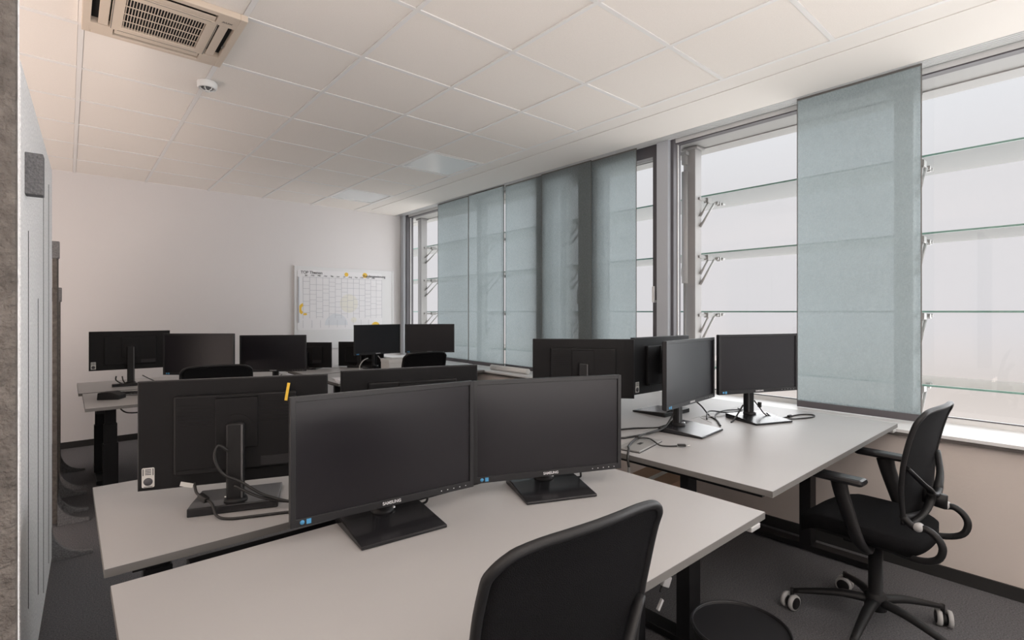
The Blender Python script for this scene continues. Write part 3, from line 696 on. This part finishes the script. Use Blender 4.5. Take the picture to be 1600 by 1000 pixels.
cable('monitor_cable', [on(mB, .135, .05, .07), on(mB, .15, .07, .03), on(mB, .15, .09, .005), on(mB, .08, .13, .02), on(mB, .03, .14, .03)], .004, 'short black cable below the front right monitor')
# window desk cables
zw = ZW+.005
def wp(x, y, z=0): return (x, y, zw+z)
cable('power_cable', [on(mF, .02, .06, .10), on(mF, .05, .05, .06), on(mF, .055, .02, .03), on(mF, .10, .0, .004), on(mF, .20, -.0, .004), on(mF, .33, .03, .004), on(mF, .40, .0, .004), on(mF, .34, -.05, .004), on(mF, .20, -.05, .004), on(mF, .09, -.02, .008), on(mF, .08, .03, .03)], .0038,
      'black cable with two ferrite blocks lying in a loop before the lone blind', plugs=[(on(mF, .12, -.001, .008), (1, 0, 0), (.03, .014, .014), 'rubber'), (on(mF, .22, 0, .008), (1, 0, 0), (.035, .015, .015), 'rubber'), (on(mF, .055, .055, .075), (0, 0, 1), (.03, .02, .014), 'rubber')])
cable('power_cable', [on(mF, -.06, .06, .08), on(mF, -.11, .05, .03), on(mF, -.17, .02, .004), on(mF, -.20, .0, .004)], .0045, 'black cable falling from the left of the monitor beside the lone blind')
cable('desk_cable', [wp(2.72, 1.46), wp(2.86, 1.52, .02), wp(3.0, 1.47), wp(3.12, 1.45), wp(3.18, 1.50)], .004, 'black cable lying behind the monitor beside the lone blind')
cable('desk_cable', [wp(2.75, 1.42), wp(2.9, 1.50), wp(3.05, 1.52), wp(3.16, 1.46)], .0035, 'second black cable lying behind the monitor beside the lone blind')
cable('grey_cable', [wp(2.66, 1.40), wp(2.72, 1.50, .01), wp(2.85, 1.46), wp(3.0, 1.43), wp(3.06, 1.36)], .0025, 'thin grey cable between the two window desk monitors', 'greyrubber')
cable('client_cable', [on(mH, .0, .10, .19), on(mH, .0, .11, .13), on(mH, -.04, .13, .09), on(mH, -.10, .16, .085), on(mH, -.13, .20, .05), on(mH, -.10, .27, .006), on(mH, -.02, .36, .006), on(mH, .1, .45, .006)], .0045, 'black cable hanging from the thin client box')
cable('desk_cable', [wp(1.87, 1.64), wp(2.0, 1.52), wp(2.05, 1.50), wp(2.15, 1.46, .01), wp(2.27, 1.45, .02), wp(2.36, 1.46, .06), wp(2.42, 1.47, .10)], .005, 'black cable sweeping to the stand of the steeply angled monitor')
cable('desk_cable', [wp(1.86, 1.70, .01), wp(2.05, 1.66, .0), wp(2.22, 1.60), wp(2.36, 1.52), wp(2.40, 1.46, .05)], .0045, 'black cable running along the rear of the window desk')
cable('usb_cable', [wp(2.33, 1.50, .0), wp(2.20, 1.48, .004), wp(2.08, 1.45, .014), wp(1.96, 1.41, .014), wp(1.87, 1.37, .014), wp(1.83, 1.34, .012), wp(1.795, 1.32, -.01), wp(1.79, 1.31, -.05)], .005, 'black cable across the silver dock at the window desk corner', plugs=[(wp(2.03, 1.435, .018), (1, .3, 0), (.03, .018, .012), 'rubber'), (wp(1.79, 1.31, -.07), (0, 0, 1), (.04, .010, .010), 'steel')])
cable('usb_cable', [wp(2.02, 1.44, .012), wp(2.06, 1.40, .012), wp(2.03, 1.35, .014), wp(2.02, 1.31, .004), wp(2.05, 1.28), wp(2.08, 1.26)], .0035, 'thin black cable with a plug lying at the front of the window desk', plugs=[(wp(2.095, 1.245, .004), (1, -1, 0), (.036, .016, .009), 'rubber'), (wp(2.116, 1.224, .004), (1, -1, 0), (.014, .011, .005), 'silver')])
t = thing('docking_station', 'flat silver grey slab under cables at the window desk corner', 'dock', (1.975, 1.385, ZW), R(11))
MB().box(-.125, -.055, .003, .125, .055, .010, bev=.002).build('body', M['steel'], t)
MB().box(-.125, -.055, 0, .125, .055, .003).build('underside', M['rubber'], t)
MB().box(-.02, -.01, .0095, .02, .006, .0105).build('logo_mark', M['rubber'], t)
# far left desk things
t = thing('dock_box', 'black box with a keyboard like slab on the far left desk', 'dock', (.24, 4.72, ZA), R(-30))
MB().poly([(-.07, 0), (.07, 0), (.07, .03), (.02, .055), (-.065, .05)], (-.05, .05), 'Y', bev=.004).build('body', M['plastic'], t)
t = thing('keyboard', 'dark keyboard lying right of the black box on the far left desk', 'keyboard', (.42, 4.85, ZA), R(-24))
MB().box(-.20, -.065, 0, .20, .065, .014, bev=.003).build('body', M['feltm'], t)
kb = MB()
for i in range(15):
    for j in range(5): kb.box(-.188+i*.0252, -.056+j*.0225, .014, -.168+i*.0252, -.038+j*.0225, .019)
kb.build('keys', M['housing'], t)
cable('video_cable', [on(mI, .10, .05, .085), on(mI, .10, .06, .05), on(mI, .05, .07, .02), on(mI, -.0, .07, .05), on(mI, -.0, .05, .085)], .005, 'black cable loop under the far left monitor')
cable('power_cable', [on(mI, .06, .05, .08), on(mI, .05, .08, .04), on(mI, .02, .09, .01), on(mI, -.02, .12, .01)], .005, 'black cable with a ferrite block under the far left monitor')
cable('monitor_cable', [on(mI, -.08, .05, .08), on(mI, -.14, .06, .04), on(mI, -.2, .07, .008)], .004, 'black cable falling right of the far left monitor stand')
cable('hanging_cable', [(.28, 4.75, ZA-.06), (.33, 4.75, ZA-.115), (.45, 4.75, ZA-.12), (.6, 4.75, ZA-.09), (.75, 4.75, ZA-.06)], .005, 'black cable sagging under the far left desk')
cable('monitor_cable', [on(mK, .06, .05, .06), on(mK, .03, .0, .03), on(mK, -.02, -.04, .006)], .004, 'black cable under the monitor left of the poster')
cable('grey_cable', [on(mO, -.10, .05, .12), on(mO, -.17, .02, .10), on(mO, -.22, 0, .05), on(mO, -.23, -.02, .006)], .006, 'light grey cable curving down left of the monitor under the poster', 'greyrubber')
cable('grey_cable', [on(mO, .02, .04, .14), on(mO, .03, -.04, .08), on(mO, .02, -.10, .006)], .005, 'light grey cable hanging below the monitor under the poster', 'greyrubber')
t = thing('computer_mouse', 'dark computer mouse on the far desk below the low monitor', 'mouse', (1.52, 4.52, ZA), R(20))
MB().lathe([(0, 0), (.03, 0), (.033, .012), (.025, .026), (.01, .033), (0, .034)], seg=16).xf(Matrix.Diagonal((1, 1.7, 1, 1))).build('body', M['plastic'], t)
MB().tube([(0, .05, .008), (.02, .10, .004), (.0, .16, .004)], .0025, 6, sub=4).build('cord', M['rubber'], t)
t = thing('paper_stack', 'small stack of white papers on the far right desk corner', 'papers', (1.96, 4.60, ZA), R(-12))
for k in range(3): MB().box(-.105+k*.004, -.148, .0003+k*.004, .105+k*.004, .148, .004+k*.004).xf(Matrix.Rotation(R(k*5-4), 4, 'Z')).build('sheet', M['paper'], t)
t = thing('storage_box', 'white box on the far right desk, left of the chair back', 'box', (2.74, 4.96, ZA), R(-8))
MB().box(-.2, -.13, 0, .2, .13, .105, bev=.003).build('body', M['aux'], t)
MB().box(-.204, -.134, .095, .204, .134, .13, bev=.003).build('lid', M['aux'], t)
# sill things
t = thing('cable_roll', 'white rolled tube lying on the window sill below the far blinds', 'roll', (3.56, 4.15, SILL+.028), 0)
MB().tube([(0, -.30, 0), (0, .30, 0)], .028, 16).build('body', M['aux'], t)
# cardboard piece under the window desk, adapter under the near desk
t = thing('cardboard_box', 'brown cardboard box on the floor beneath the window desks', 'box', (3.0, 1.95, 0), R(5))
MB().box(-.2, -.15, 0, .2, .15, .30, bev=.002).build('body', M['card'], t)
MB().box(-.2, -.02, .3, .2, .02, .3012).build('tape', M['tint'], t)
cable('hanging_cable', [(1.24, .83, ZA-.022), (1.27, .82, ZA-.06), (1.27, .81, ZA-.11), (1.25, .81, ZA-.15)], .003, 'cable with grey tags hanging below the nearest desk', plugs=[((1.265, .80, ZA-.12), (1, -.2, -.5), (.028, .012, .030), 'castor'), ((1.235, .80, ZA-.175), (1, 0, 1), (.032, .008, .010), 'castor')])
